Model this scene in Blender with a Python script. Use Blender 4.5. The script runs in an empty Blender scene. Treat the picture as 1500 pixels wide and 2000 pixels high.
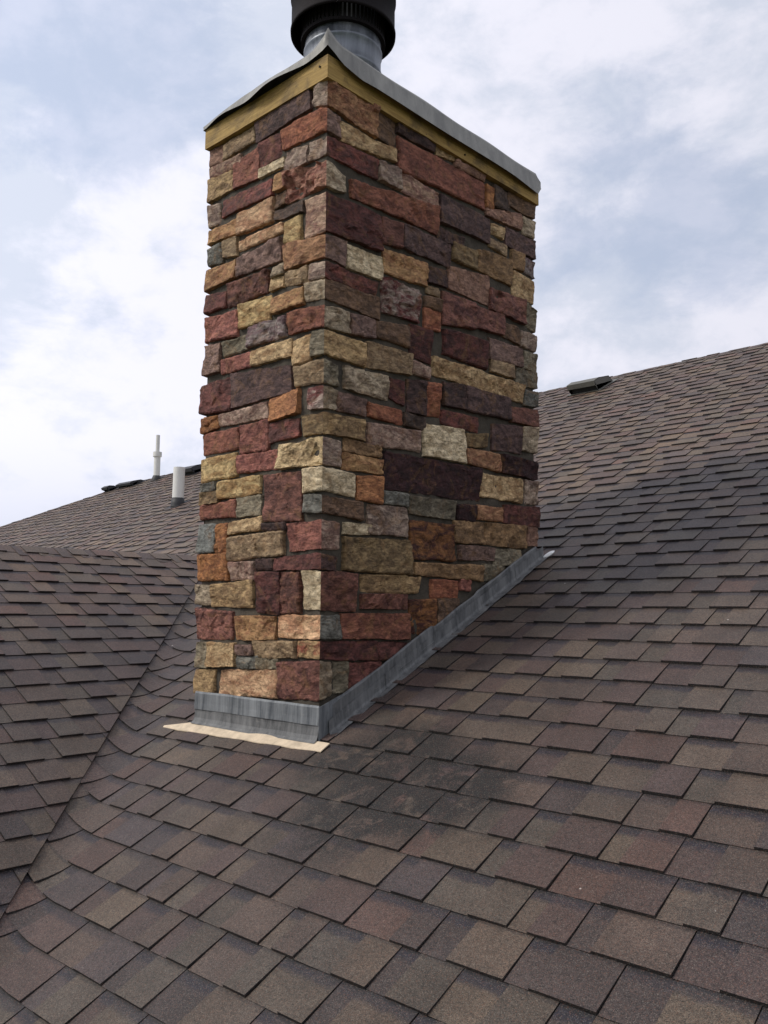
import bpy, math, random
from mathutils import Vector, Matrix, noise

# ------------------------------------------------------------------ camera
C = bpy.context.scene.collection
scene = bpy.context.scene
CAM = (2.4907, -2.3005, 0.4176)
YAW, PITCH, ROLL = -0.753186, 0.109856, 0.005864
def setup_camera():
    fw = Vector((math.sin(YAW)*math.cos(PITCH), math.cos(YAW)*math.cos(PITCH), math.sin(PITCH)))
    rt = Vector((math.cos(YAW), -math.sin(YAW), 0))
    up = rt.cross(fw)
    r2 = rt*math.cos(ROLL) + up*math.sin(ROLL)
    u2 = -rt*math.sin(ROLL) + up*math.cos(ROLL)
    cd = bpy.data.cameras.new('camera'); co = bpy.data.objects.new('camera', cd); C.objects.link(co)
    m = Matrix(((r2.x, u2.x, -fw.x, CAM[0]), (r2.y, u2.y, -fw.y, CAM[1]), (r2.z, u2.z, -fw.z, CAM[2]), (0, 0, 0, 1)))
    co.matrix_world = m
    cd.sensor_fit = 'VERTICAL'; cd.sensor_height = 24; cd.lens = 24*1700.5/2000
    cd.clip_start = .05; cd.clip_end = 6000
    scene.camera = co
setup_camera()

# ------------------------------------------------------------------ light
SUN_EL, SUN_DIR = math.radians(42), Vector((-0.62, -0.78, 0)).normalized()   # towards the sun, in plan
EXPOSURE = 0.0
def setup_light():
    ld = bpy.data.lights.new('sun', 'SUN'); ld.energy = 2.3; ld.angle = math.radians(15); ld.color = (1, .95, .87)
    lo = bpy.data.objects.new('sun', ld); C.objects.link(lo)
    d = Vector((SUN_DIR.x*math.cos(SUN_EL), SUN_DIR.y*math.cos(SUN_EL), math.sin(SUN_EL)))
    lo.rotation_euler = d.to_track_quat('Z', 'Y').to_euler()
    w = bpy.data.worlds.new('World'); scene.world = w; w.use_nodes = True
    nt = w.node_tree; N = nt.nodes; L = nt.links; N.clear()
    out = N.new('ShaderNodeOutputWorld'); bg = N.new('ShaderNodeBackground')
    sky = N.new('ShaderNodeTexSky'); sky.sky_type = 'NISHITA'; sky.sun_disc = False
    sky.sun_elevation = SUN_EL; sky.sun_rotation = math.atan2(SUN_DIR.x, SUN_DIR.y)
    bg.inputs['Strength'].default_value = 0.1
    tc = N.new('ShaderNodeTexCoord')
    # cloud cover: broad banks, a few thin blue openings
    def nz(scale, det, rough, off, dist=0.0):
        mp = N.new('ShaderNodeMapping'); L.new(tc.outputs['Generated'], mp.inputs[0])
        mp.inputs['Location'].default_value = off; mp.inputs['Scale'].default_value = (1, 1, 1.7)
        n = N.new('ShaderNodeTexNoise'); n.inputs['Scale'].default_value = scale; n.inputs['Detail'].default_value = det
        n.inputs['Roughness'].default_value = rough; n.inputs['Distortion'].default_value = dist
        L.new(mp.outputs[0], n.inputs['Vector']); return n.outputs['Fac']
    def math_(op, a, b=None, c=None):
        m = N.new('ShaderNodeMath'); m.operation = op
        for i, v in enumerate((a, b, c)):
            if v is None: continue
            if hasattr(v, 'is_linked') or hasattr(v, 'node'): L.new(v, m.inputs[i])
            else: m.inputs[i].default_value = v
        return m.outputs[0]
    def ramp(v, a, b):
        m = N.new('ShaderNodeMapRange'); m.interpolation_type = 'SMOOTHSTEP'
        L.new(v, m.inputs[0]); m.inputs[1].default_value = a; m.inputs[2].default_value = b; return m.outputs[0]
    big = nz(3.6, 10, .62, (3.1, 1.7, .4), .25)
    fine = nz(9.0, 10, .62, (0.3, 4.7, 2.4), .3)
    n = math_('MULTIPLY_ADD', fine, .45, math_('MULTIPLY', big, .55))
    # openings in the cloud: directions in the sky
    hole = None
    for (dx, dy, dz, rad, amp) in HOLES:
        dv = Vector((dx, dy, dz)).normalized()
        vm = N.new('ShaderNodeVectorMath'); vm.operation = 'DISTANCE'
        nv = N.new('ShaderNodeVectorMath'); nv.operation = 'NORMALIZE'; L.new(tc.outputs['Generated'], nv.inputs[0])
        L.new(nv.outputs[0], vm.inputs[0]); vm.inputs[1].default_value = dv
        r = N.new('ShaderNodeMapRange'); r.interpolation_type = 'SMOOTHSTEP'
        L.new(vm.outputs['Value'], r.inputs[0]); r.inputs[1].default_value = rad; r.inputs[2].default_value = 0
        r.inputs[3].default_value = 0; r.inputs[4].default_value = amp
        hole = r.outputs[0] if hole is None else math_('ADD', hole, r.outputs[0])
    m1 = math_('ADD', math_('MULTIPLY', math_('SUBTRACT', n, .5), 4.2), hole)
    blue = math_('MULTIPLY', ramp(m1, .30, 1.10), .50)
    shade = ramp(math_('MULTIPLY_ADD', nz(4.2, 9, .6, (7.7, 2.2, 5.0), .3), .6, math_('MULTIPLY', nz(10.5, 8, .6, (1.7, 8.2, 2.0), .2), .4)), .41, .57)
    cm = N.new('ShaderNodeMix'); cm.data_type = 'RGBA'; L.new(shade, cm.inputs[0])
    cm.inputs[6].default_value = (6.9, 7.4, 8.7, 1); cm.inputs[7].default_value = (9.2, 9.2, 10.3, 1)
    # thin veiled blue between the clouds = the clear sky with haze in front
    vb = N.new('ShaderNodeMix'); vb.data_type = 'RGBA'; vb.inputs[0].default_value = .55
    L.new(sky.outputs[0], vb.inputs[6]); vb.inputs[7].default_value = (5.8, 7.0, 9.6, 1)
    # greyer cloud base low over the horizon
    sx = N.new('ShaderNodeSeparateXYZ'); L.new(tc.outputs['Generated'], sx.inputs[0])
    low = ramp(sx.outputs['Z'], .20, -.02)
    lm = N.new('ShaderNodeMix'); lm.data_type = 'RGBA'
    L.new(math_('MULTIPLY', low, .75), lm.inputs[0]); L.new(cm.outputs[2], lm.inputs[6]); lm.inputs[7].default_value = (4.9, 5.5, 6.9, 1)
    mx = N.new('ShaderNodeMix'); mx.data_type = 'RGBA'
    L.new(blue, mx.inputs[0]); L.new(lm.outputs[2], mx.inputs[6]); L.new(vb.outputs[2], mx.inputs[7])
    # the cloud deck is brighter towards the side where the sun stands behind it
    nv = N.new('ShaderNodeVectorMath'); nv.operation = 'NORMALIZE'; L.new(tc.outputs['Generated'], nv.inputs[0])
    dt = N.new('ShaderNodeVectorMath'); dt.operation = 'DOT_PRODUCT'; L.new(nv.outputs[0], dt.inputs[0]); dt.inputs[1].default_value = SUN_DIR
    gl = math_('MULTIPLY_ADD', dt.outputs['Value'], .24, 1.02)
    sc_ = N.new('ShaderNodeVectorMath'); sc_.operation = 'SCALE'; L.new(mx.outputs[2], sc_.inputs[0]); L.new(gl, sc_.inputs['Scale'])
    L.new(sc_.outputs[0], bg.inputs['Color']); L.new(bg.outputs[0], out.inputs[0])
    scene.view_settings.view_transform = 'Standard'; scene.view_settings.look = 'None'
    scene.view_settings.gamma = 1; scene.view_settings.use_curve_mapping = False
    scene.view_settings.exposure = EXPOSURE
HOLES = [(-0.726, 0.391, 0.566, 0.22, 0.45), (-0.775, 0.386, 0.501, 0.20, 0.50), (-0.739, 0.435, 0.514, 0.16, 0.45), (-0.701, 0.491, 0.518, 0.12, 0.40), (-0.773, 0.321, 0.547, 0.20, 0.30), (-0.396, 0.787, 0.474, 0.16, 0.40), (-0.435, 0.812, 0.390, 0.14, 0.50), (-0.325, 0.848, 0.418, 0.18, 0.40), (-0.304, 0.871, 0.387, 0.14, 0.35), (-0.358, 0.869, 0.341, 0.12, 0.30), (-0.425, 0.692, 0.584, 0.12, 0.20), (-0.829, 0.478, 0.289, 0.20, 0.15)]
setup_light()

# ------------------------------------------------------------------ helpers
def tag(o, label=None, cat=None, group=None, kind=None):
    if label: o['label'] = label
    if cat: o['category'] = cat
    if group: o['group'] = group
    if kind: o['kind'] = kind
    return o
def thing(name, label, cat, loc=(0, 0, 0), group=None):
    o = bpy.data.objects.new(name, None); C.objects.link(o); o.location = loc; o.empty_display_size = .1
    return tag(o, label, cat, group)
def link(name, verts, faces, mat, parent=None, smooth=False, loc=None):
    me = bpy.data.meshes.new(name); me.from_pydata(verts, [], faces); me.update()
    if smooth:
        me.polygons.foreach_set('use_smooth', [True]*len(me.polygons))
    me.materials.append(mat)
    o = bpy.data.objects.new(name, me); C.objects.link(o)
    if parent: o.parent = parent
    if loc: o.location = loc
    return o
def lin(c):
    return tuple(((v/255)/12.92 if v/255 <= .04045 else ((v/255+.055)/1.055)**2.4) for v in c)
class MB:
    def __init__(s): s.v = []; s.f = []
    def add(s, vs, fs):
        n = len(s.v); s.v += [tuple(v) for v in vs]; s.f += [tuple(i+n for i in f) for f in fs]
    def box(s, a, b):
        x0, y0, z0 = a; x1, y1, z1 = b
        s.add([(x0,y0,z0),(x1,y0,z0),(x1,y1,z0),(x0,y1,z0),(x0,y0,z1),(x1,y0,z1),(x1,y1,z1),(x0,y1,z1)],
              [(0,3,2,1),(4,5,6,7),(0,1,5,4),(1,2,6,5),(2,3,7,6),(3,0,4,7)])
    def lathe(s, prof, cx=0, cy=0, n=48, closed=False):
        vs = []
        for r, z in prof:
            for k in range(n):
                a = 2*math.pi*k/n; vs.append((cx+r*math.cos(a), cy+r*math.sin(a), z))
        fs = []; m = len(prof)
        for i in range(m-1 if not closed else m):
            for k in range(n):
                j = (i+1) % m
                fs.append((i*n+k, i*n+(k+1) % n, j*n+(k+1) % n, j*n+k))
        s.add(vs, fs)
    def build(s, name, mat, parent=None, smooth=False): return link(name, s.v, s.f, mat, parent, smooth)
def nmat(name):
    m = bpy.data.materials.new(name); m.use_nodes = True
    nt = m.node_tree; b = nt.nodes['Principled BSDF']; return m, nt, nt.nodes, nt.links, b
def noisenode(N, L, vec, scale, det=4, rough=.55, dist=0):
    n = N.new('ShaderNodeTexNoise'); n.inputs['Scale'].default_value = scale; n.inputs['Detail'].default_value = det
    n.inputs['Roughness'].default_value = rough; n.inputs['Distortion'].default_value = dist
    L.new(vec, n.inputs['Vector']); return n.outputs['Fac']
def mrange(N, L, v, a, b, c=0, d=1, smooth=False):
    m = N.new('ShaderNodeMapRange'); L.new(v, m.inputs[0])
    if smooth: m.interpolation_type = 'SMOOTHSTEP'
    for i, q in zip((1, 2, 3, 4), (a, b, c, d)): m.inputs[i].default_value = q
    return m.outputs[0]
def mixc(N, L, fac, a, b, mode='MIX'):
    m = N.new('ShaderNodeMix'); m.data_type = 'RGBA'; m.blend_type = mode
    for i, v in ((0, fac), (6, a), (7, b)):
        if isinstance(v, (int, float)): m.inputs[i].default_value = v
        elif isinstance(v, tuple): m.inputs[i].default_value = v if len(v) == 4 else v+(1,)
        else: L.new(v, m.inputs[i])
    return m.outputs[2]
def mth(N, L, op, a, b=0, c=None):
    m = N.new('ShaderNodeMath'); m.operation = op
    for i, v in enumerate((a, b, c)):
        if v is None: continue
        if isinstance(v, (int, float)): m.inputs[i].default_value = v
        else: L.new(v, m.inputs[i])
    return m.outputs[0]
def bump(N, L, b, h, strength, dist):
    n = N.new('ShaderNodeBump'); n.inputs['Strength'].default_value = strength; n.inputs['Distance'].default_value = dist
    L.new(h, n.inputs['Height']); L.new(n.outputs[0], b.inputs['Normal'])

# ------------------------------------------------------------------ materials
def mat_shingle():
    m, nt, N, L, b = nmat('asphalt_shingle')
    tc = N.new('ShaderNodeTexCoord'); P = tc.outputs['Object']
    at = N.new('ShaderNodeAttribute'); at.attribute_name = 'tint'
    uv = N.new('ShaderNodeUVMap'); uv.uv_map = 'lay'
    su = N.new('ShaderNodeSeparateXYZ'); L.new(uv.outputs[0], su.inputs[0])
    col = at.outputs['Color']
    # blends of granule colour drifting across the tabs
    bl = mrange(N, L, noisenode(N, L, P, 6.0, 5, .65, .3), .30, .70, .72, 1.26)
    cb = N.new('ShaderNodeCombineXYZ')
    for i in range(3): L.new(bl, cb.inputs[i])
    col = mixc(N, L, 1.0, col, cb.outputs[0], 'MULTIPLY')
    warm = mrange(N, L, noisenode(N, L, P, 3.3, 3, .5), .38, .62)
    col = mixc(N, L, mth(N, L, 'MULTIPLY', warm, .35), col, mixc(N, L, 1.0, col, (1.18, 1.0, .80), 'MULTIPLY'))
    # printed shadow band at the top of the single-layer fields
    wob = noisenode(N, L, P, 30, 3, .6)
    vv = mth(N, L, 'ADD', su.outputs['Y'], mth(N, L, 'MULTIPLY', mth(N, L, 'SUBTRACT', wob, .5), .22))
    band = mth(N, L, 'MULTIPLY', mrange(N, L, vv, .68, .84, 0, 1, True), at.outputs['Alpha'])
    line = mrange(N, L, mth(N, L, 'ADD', su.outputs['Y'], mth(N, L, 'MULTIPLY', wob, .03)), .925, .965, 0, 1)
    col = mixc(N, L, mth(N, L, 'MULTIPLY', band, .88), col, lin((30, 28, 36)))
    col = mixc(N, L, mth(N, L, 'MULTIPLY', line, mth(N, L, 'MULTIPLY_ADD', at.outputs['Alpha'], .45, .45)), col, lin((30, 28, 30)))
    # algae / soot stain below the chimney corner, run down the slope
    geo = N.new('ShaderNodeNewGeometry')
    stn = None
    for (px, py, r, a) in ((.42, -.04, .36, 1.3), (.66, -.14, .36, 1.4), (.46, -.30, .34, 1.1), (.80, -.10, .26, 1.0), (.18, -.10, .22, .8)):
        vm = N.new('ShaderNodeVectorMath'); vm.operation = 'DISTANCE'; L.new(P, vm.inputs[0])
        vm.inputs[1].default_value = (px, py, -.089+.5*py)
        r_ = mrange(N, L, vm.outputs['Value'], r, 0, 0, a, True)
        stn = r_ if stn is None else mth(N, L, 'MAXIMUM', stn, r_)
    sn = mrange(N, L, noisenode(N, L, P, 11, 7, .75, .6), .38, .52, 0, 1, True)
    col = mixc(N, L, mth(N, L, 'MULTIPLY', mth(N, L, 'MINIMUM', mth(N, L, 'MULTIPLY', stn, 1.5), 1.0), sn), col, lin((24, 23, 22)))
    # granules
    g1 = noisenode(N, L, P, 420, 2, .6)
    g2 = noisenode(N, L, P, 120, 5, .85)
    gg = mth(N, L, 'ADD', mth(N, L, 'MULTIPLY', g1, .5), mth(N, L, 'MULTIPLY', g2, .5))
    gm = mrange(N, L, gg, .38, .62, .14, 1.92)
    cg = N.new('ShaderNodeCombineXYZ')
    for i in range(3): L.new(gm, cg.inputs[i])
    col = mixc(N, L, 1.0, col, cg.outputs[0], 'MULTIPLY')
    # pale and rusty single granules, rare chips
    v = N.new('ShaderNodeTexVoronoi'); v.inputs['Scale'].default_value = 560; L.new(P, v.inputs['Vector'])
    sv = N.new('ShaderNodeSeparateColor'); L.new(v.outputs['Color'], sv.inputs[0])
    pale = mrange(N, L, sv.outputs[0], .90, .93); rust = mrange(N, L, sv.outputs[1], .90, .93)
    col = mixc(N, L, mth(N, L, 'MULTIPLY', pale, .26), col, lin((150, 142, 130)))
    col = mixc(N, L, mth(N, L, 'MULTIPLY', rust, .30), col, lin((128, 84, 62)))
    v2 = N.new('ShaderNodeTexVoronoi'); v2.inputs['Scale'].default_value = 9; L.new(P, v2.inputs['Vector'])
    s2 = N.new('ShaderNodeSeparateColor'); L.new(v2.outputs['Color'], s2.inputs[0])
    chip = mth(N, L, 'MULTIPLY', mrange(N, L, v2.outputs['Distance'], .040, .028), mrange(N, L, s2.outputs[0], .80, .81))
    col = mixc(N, L, mth(N, L, 'MULTIPLY', chip, .7), col, lin((205, 198, 188)))
    L.new(col, b.inputs['Base Color'])
    b.inputs['Roughness'].default_value = .62; b.inputs['Specular IOR Level'].default_value = .42
    bump(N, L, b, gg, .55, .004)
    return m
def mat_stone():
    m, nt, N, L, b = nmat('split_stone')
    tc = N.new('ShaderNodeTexCoord'); P = tc.outputs['Object']
    a1 = N.new('ShaderNodeAttribute'); a1.attribute_name = 'tint'
    a2 = N.new('ShaderNodeAttribute'); a2.attribute_name = 'tint_b'
    # a per-stone offset keeps veins from crossing the joints
    off = N.new('ShaderNodeVectorMath'); off.operation = 'MULTIPLY_ADD'
    cx = N.new('ShaderNodeCombineXYZ')
    for i in range(3): L.new(a1.outputs['Alpha'], cx.inputs[i])
    L.new(cx.outputs[0], off.inputs[0]); off.inputs[1].default_value = (13, 29, 17); L.new(P, off.inputs[2])
    Q = off.outputs[0]
    mp = N.new('ShaderNodeMapping'); mp.inputs['Scale'].default_value = (1, 1, 2.2); L.new(Q, mp.inputs[0]); Z = mp.outputs[0]
    n1 = mrange(N, L, noisenode(N, L, Z, 9, 8, .68, 1.1), .40, .62, 0, 1, True)
    col = mixc(N, L, n1, a1.outputs['Color'], a2.outputs['Color'])
    n2 = mrange(N, L, noisenode(N, L, Z, 26, 8, .72, .4), .30, .70, .50, 1.42)
    c2 = N.new('ShaderNodeCombineXYZ')
    for i in range(3): L.new(n2, c2.inputs[i])
    col = mixc(N, L, 1.0, col, c2.outputs[0], 'MULTIPLY')
    st = mrange(N, L, noisenode(N, L, Q, 14, 6, .7, 1.8), .60, .72, 0, 1, True)
    col = mixc(N, L, mth(N, L, 'MULTIPLY', st, .32), col, lin((124, 74, 40)))
    dk = mrange(N, L, noisenode(N, L, Q, 38, 5, .7, .8), .62, .74, 0, 1, True)
    col = mixc(N, L, mth(N, L, 'MULTIPLY', dk, .55), col, lin((48, 40, 38)))
    wh = mrange(N, L, noisenode(N, L, Z, 19, 7, .75, 1.4), .64, .73, 0, 1, True)
    col = mixc(N, L, mth(N, L, 'MULTIPLY', wh, .35), col, lin((186, 176, 160)))
    # iron staining and hairline cracks of split rock
    fe = mrange(N, L, noisenode(N, L, Q, 7, 7, .7, 2.2), .50, .66, 0, 1, True)
    col = mixc(N, L, mth(N, L, 'MULTIPLY', fe, .38), col, lin((146, 108, 66)))
    ck = N.new('ShaderNodeMath'); ck.operation = 'ABSOLUTE'; L.new(mth(N, L, 'SUBTRACT', noisenode(N, L, Z, 16, 6, .7, 1.5), .5), ck.inputs[0])
    ckm = mrange(N, L, ck.outputs[0], .016, .0, 0, 1)
    col = mixc(N, L, mth(N, L, 'MULTIPLY', ckm, .45), col, lin((46, 36, 32)))
    L.new(col, b.inputs['Base Color']); b.inputs['Roughness'].default_value = .78
    b.inputs['Specular IOR Level'].default_value = .3
    h = mth(N, L, 'ADD', noisenode(N, L, Z, 45, 8, .75, .5), mth(N, L, 'MULTIPLY', noisenode(N, L, Q, 160, 4, .7), .35))
    h = mth(N, L, 'SUBTRACT', h, mth(N, L, 'MULTIPLY', ckm, .4))
    bump(N, L, b, h, .85, .013)
    return m
def mat_mortar():
    m, nt, N, L, b = nmat('mortar')
    tc = N.new('ShaderNodeTexCoord'); P = tc.outputs['Object']
    n = mrange(N, L, noisenode(N, L, P, 24, 7, .7), .3, .7)
    col = mixc(N, L, n, lin((56, 51, 43)), lin((84, 76, 64)))
    L.new(col, b.inputs['Base Color']); b.inputs['Roughness'].default_value = .95
    bump(N, L, b, noisenode(N, L, P, 90, 6, .7), .8, .008)
    return m
def mat_metal(name, c1, c2, rough=.5, metal=.75, sc=7, streak=1.0, spots=None):
    m, nt, N, L, b = nmat(name)
    tc = N.new('ShaderNodeTexCoord'); P = tc.outputs['Object']
    mp = N.new('ShaderNodeMapping'); mp.inputs['Scale'].default_value = (3, 3, streak); L.new(P, mp.inputs[0])
    n = mrange(N, L, noisenode(N, L, mp.outputs[0], sc, 8, .7, .4), .35, .65)
    col = mixc(N, L, n, lin(c1), lin(c2))
    n3 = mrange(N, L, noisenode(N, L, P, 60, 6, .75), .58, .72)
    col = mixc(N, L, mth(N, L, 'MULTIPLY', n3, .5), col, lin(spots or c1))
    L.new(col, b.inputs['Base Color']); b.inputs['Metallic'].default_value = metal
    L.new(mrange(N, L, n, 0, 1, rough-.08, rough+.15), b.inputs['Roughness'])
    bump(N, L, b, noisenode(N, L, P, 22, 5, .6), .25, .01)
    return m
def mat_wood():
    m, nt, N, L, b = nmat('treated_lumber')
    tc = N.new('ShaderNodeTexCoord'); P = tc.outputs['Object']
    mp = N.new('ShaderNodeMapping'); mp.inputs['Scale'].default_value = (2.2, 2.2, 34); L.new(P, mp.inputs[0])
    n = mrange(N, L, noisenode(N, L, mp.outputs[0], 2.4, 7, .65, .7), .3, .7)
    col = mixc(N, L, n, lin((126, 98, 46)), lin((178, 146, 80)))
    s = mrange(N, L, noisenode(N, L, P, 5, 6, .7, .5), .46, .66, 0, 1, True)
    col = mixc(N, L, mth(N, L, 'MULTIPLY', s, .65), col, lin((66, 52, 32)))
    L.new(col, b.inputs['Base Color']); b.inputs['Roughness'].default_value = .8
    bump(N, L, b, n, .4, .004)
    return m
def mat_plain(name, c, rough=.7, var=.15, sc=8, metal=0):
    m, nt, N, L, b = nmat(name)
    tc = N.new('ShaderNodeTexCoord'); P = tc.outputs['Object']
    n = mrange(N, L, noisenode(N, L, P, sc, 7, .68, .3), .3, .7, 1-var, 1+var)
    cb = N.new('ShaderNodeCombineXYZ')
    for i in range(3): L.new(n, cb.inputs[i])
    L.new(mixc(N, L, 1.0, lin(c), cb.outputs[0], 'MULTIPLY'), b.inputs['Base Color'])
    b.inputs['Roughness'].default_value = rough; b.inputs['Metallic'].default_value = metal
    bump(N, L, b, noisenode(N, L, P, sc*6, 4, .6), .2, .004)
    return m
M_SH = mat_shingle(); M_ST = mat_stone(); M_MO = mat_mortar(); M_WD = mat_wood()
M_FL = mat_metal('weathered_flashing', (72, 73, 74), (120, 120, 119), .65, .3, 9, .45, (138, 134, 126))
M_FL2 = mat_metal('streaked_flashing', (78, 82, 86), (134, 137, 138), .6, .3, 10, .22, (150, 147, 140))
M_CV = mat_metal('galvanised_cover', (92, 90, 84), (140, 138, 131), .55, .3, 4, 1.0, (74, 69, 60))
M_PIPE = mat_metal('galvanised_flue', (88, 92, 98), (130, 134, 140), .45, .6, 5, .5)
M_SHR = mat_plain('dark_shroud_paint', (26, 22, 23), .8, .3, 9, 0)
M_SHR.node_tree.nodes['Principled BSDF'].inputs['Specular IOR Level'].default_value = .12
M_DARK = mat_plain('black_rubber', (32, 31, 32), .6, .2, 20)
M_PVC = mat_plain('white_plastic', (214, 212, 204), .45, .06, 12)
M_TAN = mat_plain('tan_membrane', (196, 178, 152), .8, .28, 18)
M_SEAL = mat_plain('white_sealant', (225, 225, 222), .5, .05, 20)
M_BOX = mat_plain('weathered_vent_metal', (98, 96, 88), .6, .2, 10, .3)
M_WALL = mat_plain('beige_siding', (176, 160, 138), .8, .08, 6)
M_GRD = mat_plain('lawn', (74, 88, 46), .95, .3, .8)

# ------------------------------------------------------------------ setting
R0, V, WV = -0.0886, 1.25, 0.055        # roof height at the chimney corner, valley line X+Y=-V, softness of the valley
CS = 1/math.sqrt(1.25); E = 0.1422
gr = MB(); gr.add([(-3000,-3000,-5.6),(3000,-3000,-5.6),(3000,3000,-5.6),(-3000,3000,-5.6)], [(0,1,2,3)])
g = gr.build('ground', M_GRD); tag(g, kind='structure')

# ------------------------------------------------------------------ the roof
house = thing('house', 'house with a brown asphalt shingle roof, a cross gable meeting its main slope', 'house', (0, 0, -5.6))
def adopt(o, parent=house):
    o.parent = parent; o.matrix_parent_inverse = Matrix.Translation(-parent.location); return o

def clip_poly(poly, planes):
    """poly: list of (u, s); planes: (a, b, c) keep a*u+b*s+c >= 0"""
    for a, b_, c in planes:
        out = []
        n = len(poly)
        for i in range(n):
            p, q = poly[i], poly[(i+1) % n]
            dp, dq = a*p[0]+b_*p[1]+c, a*q[0]+b_*q[1]+c
            if dp >= 0: out.append(p)
            if (dp >= 0) != (dq >= 0):
                t = dp/(dp-dq); out.append((p[0]+(q[0]-p[0])*t, p[1]+(q[1]-p[1])*t))
        poly = out
        if len(poly) < 3: return []
    return poly
PAL = [((94, 80, 72), 8), ((89, 73, 69), 7), ((101, 88, 77), 5), ((91, 82, 73), 5), ((76, 66, 64), 4),
       ((95, 74, 67), 2), ((83, 73, 73), 3), ((104, 91, 78), 2)]
def tabcol(rnd):
    t = rnd.random()*sum(w for _, w in PAL)
    for c, w in PAL:
        t -= w
        if t <= 0: break
    k = rnd.uniform(.93, 1.07)
    return tuple(x*ALB for x in lin(tuple(min(255, v*k*1.0) for v in c)))
ALB = .50
def shingles(name, P, u0, u1, k0, k1, planes_for, seed, fine=None, hoff=0.0, blend=None):
    uc0 = lambda a, b: (a+b)/2
    rnd = random.Random(seed)
    V_, F_, TI, LA = [], [], [], []
    def emit(pts, col, lay):
        n = len(V_); V_.extend(pts); F_.append(tuple(range(n, n+len(pts))))
        for l in lay: TI.extend(col); LA.extend(l)
    for k in range(k0, k1):
        sb0 = k*E
        u = u0 - rnd.random()*.3; tooth = rnd.random() < .5
        while u < u1:
            w = rnd.choice((.09, .11, .125, .14, .155, .18))*rnd.uniform(.92, 1.08) if tooth else rnd.choice((.06, .08, .10, .12, .15))*rnd.uniform(.9, 1.1)
            slit = .0020 if rnd.random() < .74 else 0
            ul, ur = u, u+w-slit; u = u+w; w = ur-ul
            js = rnd.uniform(-.0012, .0012)
            hb = (.0120 if tooth else .0052)+rnd.uniform(-.0006, .0012)
            col = tabcol(rnd)
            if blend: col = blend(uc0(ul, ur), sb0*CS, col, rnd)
            al = (0.0 if tooth else 1.0) if rnd.random() < .85 else .6
            if tooth and rnd.random() < .18: al = .8
            uc = (ul+ur)/2; planes = planes_for(uc, sb0*CS)
            if planes is None: tooth = not tooth; continue
            st = sb0+E+.028
            # a slanted cut on the sides of the teeth
            sk1, sk2 = (rnd.uniform(-.006, .006), rnd.uniform(-.006, .006)) if tooth else (0, 0)
            cells = [(ul, ur, sb0+js, st)]
            fz = fine(uc, sb0*CS) if fine else 0
            if fz:
                nu = max(1, int(math.ceil(w/.022))); cells = []
                ss = [sb0+js, sb0+.05, sb0+.10, st]
                for i in range(nu):
                    for j in range(3): cells.append((ul+w*i/nu, ul+w*(i+1)/nu, ss[j], ss[j+1]))
            def H(s): return hb*(1-.86*(s-sb0)/(E+.028)) + hoff
            def wob(uu): return .0022*noise.noise(Vector((uu*1.3, k*3.7, seed)))
            for (a, b_, c, d) in cells:
                poly = clip_poly([(a, c), (b_, c), (b_, d), (a, d)], planes)
                if not poly: continue
                pts = [P(p[0], p[1]+wob(p[0]), H(p[1])) for p in poly]
                c4 = col+(al,)
                emit(pts, c4, [(p[0]-ul, (p[1]-sb0)/E) for p in poly])
                m_ = len(poly)
                for i in range(m_):
                    p, q = poly[i], poly[(i+1) % m_]
                    bottom = abs(p[1]-(sb0+js)) < 1e-6 and abs(q[1]-(sb0+js)) < 1e-6
                    side = tooth and ((abs(p[0]-ul) < 1e-6 and abs(q[0]-ul) < 1e-6) or (abs(p[0]-ur) < 1e-6 and abs(q[0]-ur) < 1e-6))
                    cut = any(abs(A*p[0]+B*p[1]+D) < 1e-6 and abs(A*q[0]+B*q[1]+D) < 1e-6 for A, B, D in planes)
                    if bottom or side or cut:
                        dp = .016 if (bottom or cut) else .006
                        c5 = (.012, .011, .011, 0)
                        emit([P(p[0], p[1]+wob(p[0]), H(p[1])), P(p[0], p[1]+wob(p[0]), H(p[1])-dp), P(q[0], q[1]+wob(q[0]), H(q[1])-dp), P(q[0], q[1]+wob(q[0]), H(q[1]))],
                             c5, [(0, .3)]*4)
            tooth = not tooth
    me = bpy.data.meshes.new(name); me.from_pydata(V_, [], F_); me.update()
    ca = me.color_attributes.new('tint', 'FLOAT_COLOR', 'CORNER'); ca.data.foreach_set('color', TI)
    uvl = me.uv_layers.new(name='lay'); uvl.data.foreach_set('uv', LA)
    me.materials.append(M_SH)
    o = bpy.data.objects.new(name, me); C.objects.link(o); return o

def zA(x, y):
    a = R0+.5*y
    if x > -3.05 and y < 1.85:
        b = R0+.5*(-V-x); d = b-a
        if d > WV: return b
        if d > -WV: return a+(d+WV)**2/(4*WV)
    return a
def PA(u, s, h):
    y = s*CS; return (u, y-.447*h, zA(u, y)+.894*h)
def upper_tint(u, y, col, rnd):
    # upper tabs past a boundary line are tinted paler and browner
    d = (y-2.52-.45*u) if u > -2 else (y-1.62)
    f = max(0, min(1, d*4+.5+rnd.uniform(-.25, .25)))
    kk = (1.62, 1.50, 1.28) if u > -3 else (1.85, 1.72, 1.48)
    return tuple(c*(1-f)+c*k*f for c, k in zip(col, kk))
def gable_tint(u, xs, col, rnd):  # gable tabs turn paler and browner towards the ridge
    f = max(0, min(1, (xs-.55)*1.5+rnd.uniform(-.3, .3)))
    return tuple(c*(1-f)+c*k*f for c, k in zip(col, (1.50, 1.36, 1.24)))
RID = [(4.2, 6.62), (-.38, 6.07), (-2.71, 5.80), (-8.3, 5.12), (-9.6, 4.87), (-12.0, 2.5)]
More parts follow.
